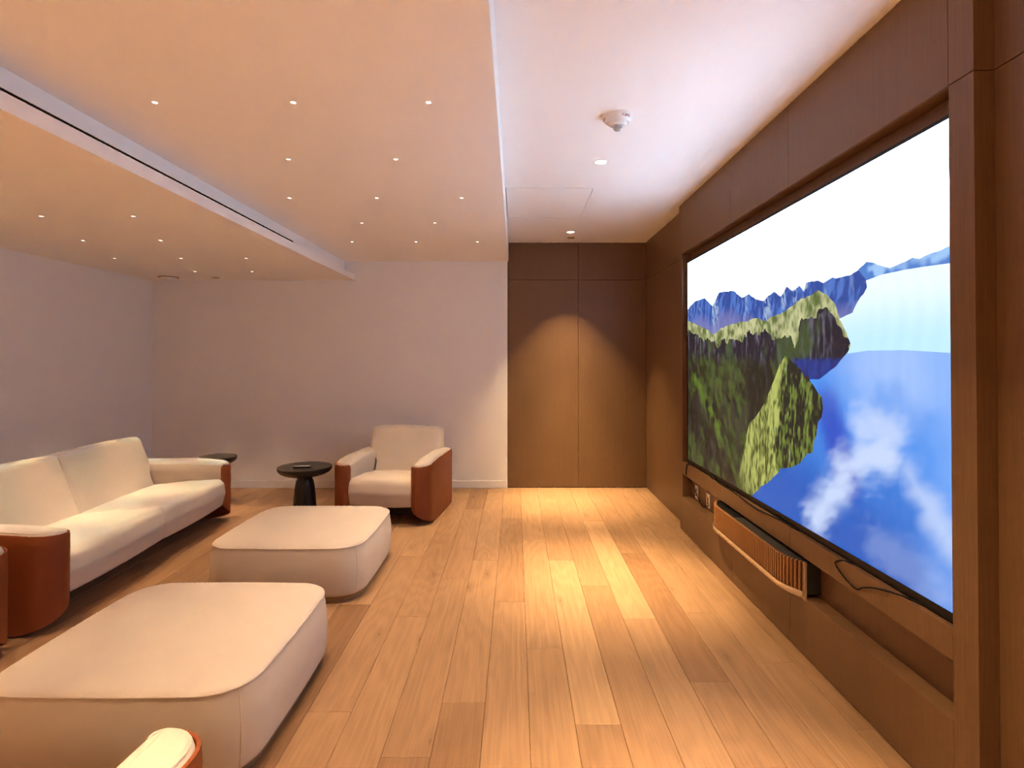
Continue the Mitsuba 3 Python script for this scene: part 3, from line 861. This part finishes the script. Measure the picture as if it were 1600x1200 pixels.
# ------------------------------------------------------------------ ottomans
def ottoman_parts(w=0.975, d=0.975):
    r = 0.135
    sq = rounded([(-w / 2, -d / 2), (w / 2, -d / 2), (w / 2, d / 2), (-w / 2, d / 2)], r / 0.72, 16, 0.04)
    N = outline_normals(sq)
    far = np.abs(sq).max(1) / (w / 2)
    swell = np.clip(1 - (np.abs(sq).min(1) / (w / 2)) ** 2, 0, 1)
    sq = sq + N * (0.014 * swell)[:, None]
    N = outline_normals(sq)
    n = len(sq)
    z0, z1 = 0.036, 0.335
    levels = []
    for ph in np.linspace(0, np.pi / 2, 6):
        levels.append((0.03 * (1 - math.sin(ph)) + 0.004, z0 + 0.03 * (1 - math.cos(ph))))
    for t in np.linspace(0.1, 1, 12):
        levels.append((0.004 - 0.012 * math.sin(np.pi * t) + 0.010 * t, z0 + 0.03 + (z1 - z0 - 0.03) * t))
    rings = [sq - N * o for o, _ in levels]
    zs = [np.full(n, z) for _, z in levels]
    V = np.vstack([np.hstack([a, b[:, None]]) for a, b in zip(rings, zs)] + [[[0, 0, z0]]])
    F = []
    for i in range(len(rings) - 1):
        for k in range(n):
            l = (k + 1) % n
            F += [(i * n + k, i * n + l, (i + 1) * n + l), (i * n + k, (i + 1) * n + l, (i + 1) * n + k)]
    F += [(len(V) - 1, (k + 1) % n, k) for k in range(n)]
    body = trimesh.Trimesh(V, np.array(F), process=False)
    edge = rings[-1]
    # domed top panel
    tr, tz = [edge], [np.full(n, z1)]
    for o, dz in ((0.003, 0.004), (0.008, 0.008), (0.016, 0.0115), (0.03, 0.015)):
        tr.append(edge - N * o)
        tz.append(np.full(n, z1 + dz))
    base = tr[-1]
    for q in np.linspace(1, 0.05, 14)[1:]:
        tr.append(base * q)
        tz.append(np.full(n, z1 + 0.015 + 0.020 * (1 - q**2.2)))
    V = np.vstack([np.hstack([a, b[:, None]]) for a, b in zip(tr, tz)] + [[[0, 0, z1 + 0.035]]])
    F = []
    for i in range(len(tr) - 1):
        for k in range(n):
            l = (k + 1) % n
            F += [(i * n + k, i * n + l, (i + 1) * n + l), (i * n + k, (i + 1) * n + l, (i + 1) * n + k)]
    F += [(len(V) - 1, (len(tr) - 1) * n + k, (len(tr) - 1) * n + (k + 1) % n) for k in range(n)]
    top = trimesh.Trimesh(V, np.array(F), process=False)
    welt = tube(np.hstack([edge + N * 0.0005, np.full((n, 1), z1 + 0.0005)]), 0.0038, 6, closed=True)
    out = [('body', body, 'cream_leather'), ('top_panel', top, 'cream_leather'), ('piping', welt, 'cream_leather')]
    for sx, sy in ((1, -1), (1, 1), (-1, 1), (-1, -1)):
        i = int(np.argmax(sq @ np.array([sx, sy * 0.80])))
        P = np.array([[*(rg[i] + N[i] * 0.0002), z] for rg, (o, z) in zip(rings, levels)])
        out.append(('seam', tube(P, 0.0022, 6), 'cream_thread'))
    ps = sq * 0.93
    plinth = trimesh.creation.extrude_polygon(__import__('shapely').geometry.Polygon(ps), 0.0365)
    out.append(('plinth', plinth, 'plinth_wood'))
    return [(nm, mikit.ply(m, mt, smooth=40)) for nm, m, mt in out]


otto = ottoman_parts()
for x, y, lab in ((-1.425, 2.41, 'large square cream leather ottoman nearest the camera'), (-1.440, 3.90, 'square cream leather ottoman in front of the sofa, farther of the two')):
    key = numbered('ottoman')
    for nm, d in otto:
        scene[numbered(f'{key}__{nm}')] = {**d, 'to_world': T().translate([x, y, 0])}
    say(key, lab, 'ottoman')
    labels[key + '__plinth'] = {'label': 'narrow brown plinth under the cushion'}


# ------------------------------------------------------------------ side tables
def side_table(x, y, R, h, label):
    key = numbered('side_table')
    at = T().translate([x, y, 0])
    s = R / 0.245
    th = 0.088
    top = lathe([(0.0, h), (R * 0.955, h), (R * 0.99, h - 0.004), (R, h - 0.013), (R * 0.985, h - 0.030), (R * 0.90, h - 0.055), (R * 0.72, h - 0.075), (R * 0.5, h - th), (R * 0.2, h - th), (0, h - th)], 64)
    ped = lathe([(0, h - th - 0.0005), (0.062 * s, h - th - 0.0005), (0.064 * s, h - th - 0.02), (0.078 * s, h - th - 0.05), (0.088 * s, h - th - 0.10), (0.096 * s, h - th - 0.18), (0.103 * s, 0.12), (0.108 * s, 0.03), (0.106 * s, 0.008), (0.098 * s, 0.0), (0, 0)], 48)
    add(key + '__table_top', top, 'black_oak', smooth=35, to_world=at)
    add(key + '__pedestal', ped, 'black_oak', smooth=35, to_world=at)
    say(key, label, 'side table')


side_table(-1.962, 5.19, 0.243, 0.500, 'round black mushroom-shaped side table beside the armchair with a remote on it')
side_table(-3.10, 5.80, 0.183, 0.485, 'smaller round black side table behind the far arm of the sofa')
rm = cbox(-0.075, 0.075, -0.017, 0.017, 0, 0.016, 0.004)
at = T().translate([-1.955, 5.10, 0.5003]).rotate([0, 0, 1], 12)
add('remote_control__case', rm, 'black_plastic', to_world=at)
add('remote_control__face_plate', cbox(-0.072, 0.072, -0.0145, 0.0145, 0.0158, 0.0185, 0.001), 'silver_plastic', to_world=at)
say('remote_control', 'slim silver remote control lying on the black side table', 'remote control')

# ------------------------------------------------------------------ small ceiling devices
A = 'fire_alarm'
at = T().translate([0.568, 3.09, H1])
add(A + '__base', lathe([(0, 0), (0.082, 0), (0.082, -0.010), (0.079, -0.014), (0.074, -0.030), (0.062, -0.040), (0, -0.040)], 56), 'white_plastic', smooth=30, to_world=at)
add(A + '__sounder', lathe([(0, -0.040), (0.052, -0.040), (0.049, -0.050), (0.040, -0.056), (0, -0.056)], 48), 'white_plastic', smooth=30, to_world=at)
add(A + '__strobe_lens', lathe([(0, -0.0555), (0.026, -0.0555), (0.026, -0.066), (0.022, -0.076), (0.013, -0.082), (0, -0.083)], 32), 'clear_lens', smooth=30, to_world=at)
labels[A + '__strobe_lens'] = {'label': 'clear strobe lens'}


def ring_text(text, height, az, r_top, z_top, r_bot, z_bot):
    m = meshkit.text_mesh(text, height, 0.001, True)
    m = m if hasattr(m, 'vertices') else trimesh.Trimesh(*meshkit.arrays(m)[:2], process=False)
    V = np.array(m.vertices)
    V -= (V.max(0) + V.min(0)) / 2
    m = trimesh.Trimesh(V, m.faces, process=False).subdivide()
    V = np.array(m.vertices)
    f = 0.5 - V[:, 1] / (height * 1.6)
    r = r_top + (r_bot - r_top) * f + 0.0004 + V[:, 2]
    z = z_top + (z_bot - z_top) * f
    a = az + V[:, 0] / r_top
    return trimesh.Trimesh(np.stack([r * np.cos(a), r * np.sin(a), z], 1), m.faces, process=False)


for deg in (-62, 178):
    add(numbered(A + '__lettering'), ring_text('F I R E', 0.0125, math.radians(deg), 0.0788, -0.0145, 0.0742, -0.0295), 'red_print', to_world=at)
say(A, 'white round fire alarm with a clear strobe on the high ceiling', 'fire alarm')

add('sprinkler_cover', lathe([(0, 0), (0.043, 0), (0.045, -0.003), (0.041, -0.006), (0, -0.0065)], 40), 'tan_plastic', smooth=30, to_world=T().translate([0.617, 6.215, H1]))
say('sprinkler_cover', 'flat round tan cover in the ceiling just beyond the far downlight', 'sprinkler cover')
add('sprinkler_cover_001', lathe([(0, 0), (0.043, 0), (0.045, -0.003), (0.041, -0.006), (0, -0.0065)], 40), 'tan_plastic', smooth=30, to_world=T().translate([-3.36, 6.22, H3]))
say('sprinkler_cover_001', 'flat round tan cover in the low soffit near the far wall', 'sprinkler cover')
at = T().translate([-3.86, 6.18, H3])
add('smoke_detector__base', lathe([(0, 0), (0.105, 0), (0.105, -0.006), (0.10, -0.010), (0, -0.010)], 48), 'tan_plastic', smooth=30, to_world=at)
add('smoke_detector__cap', lathe([(0, -0.010), (0.082, -0.010), (0.080, -0.026), (0.066, -0.038), (0.03, -0.043), (0, -0.043)], 48), 'white_plastic', smooth=30, to_world=at)
say('smoke_detector', 'white round smoke detector in the far corner of the low soffit', 'smoke detector')
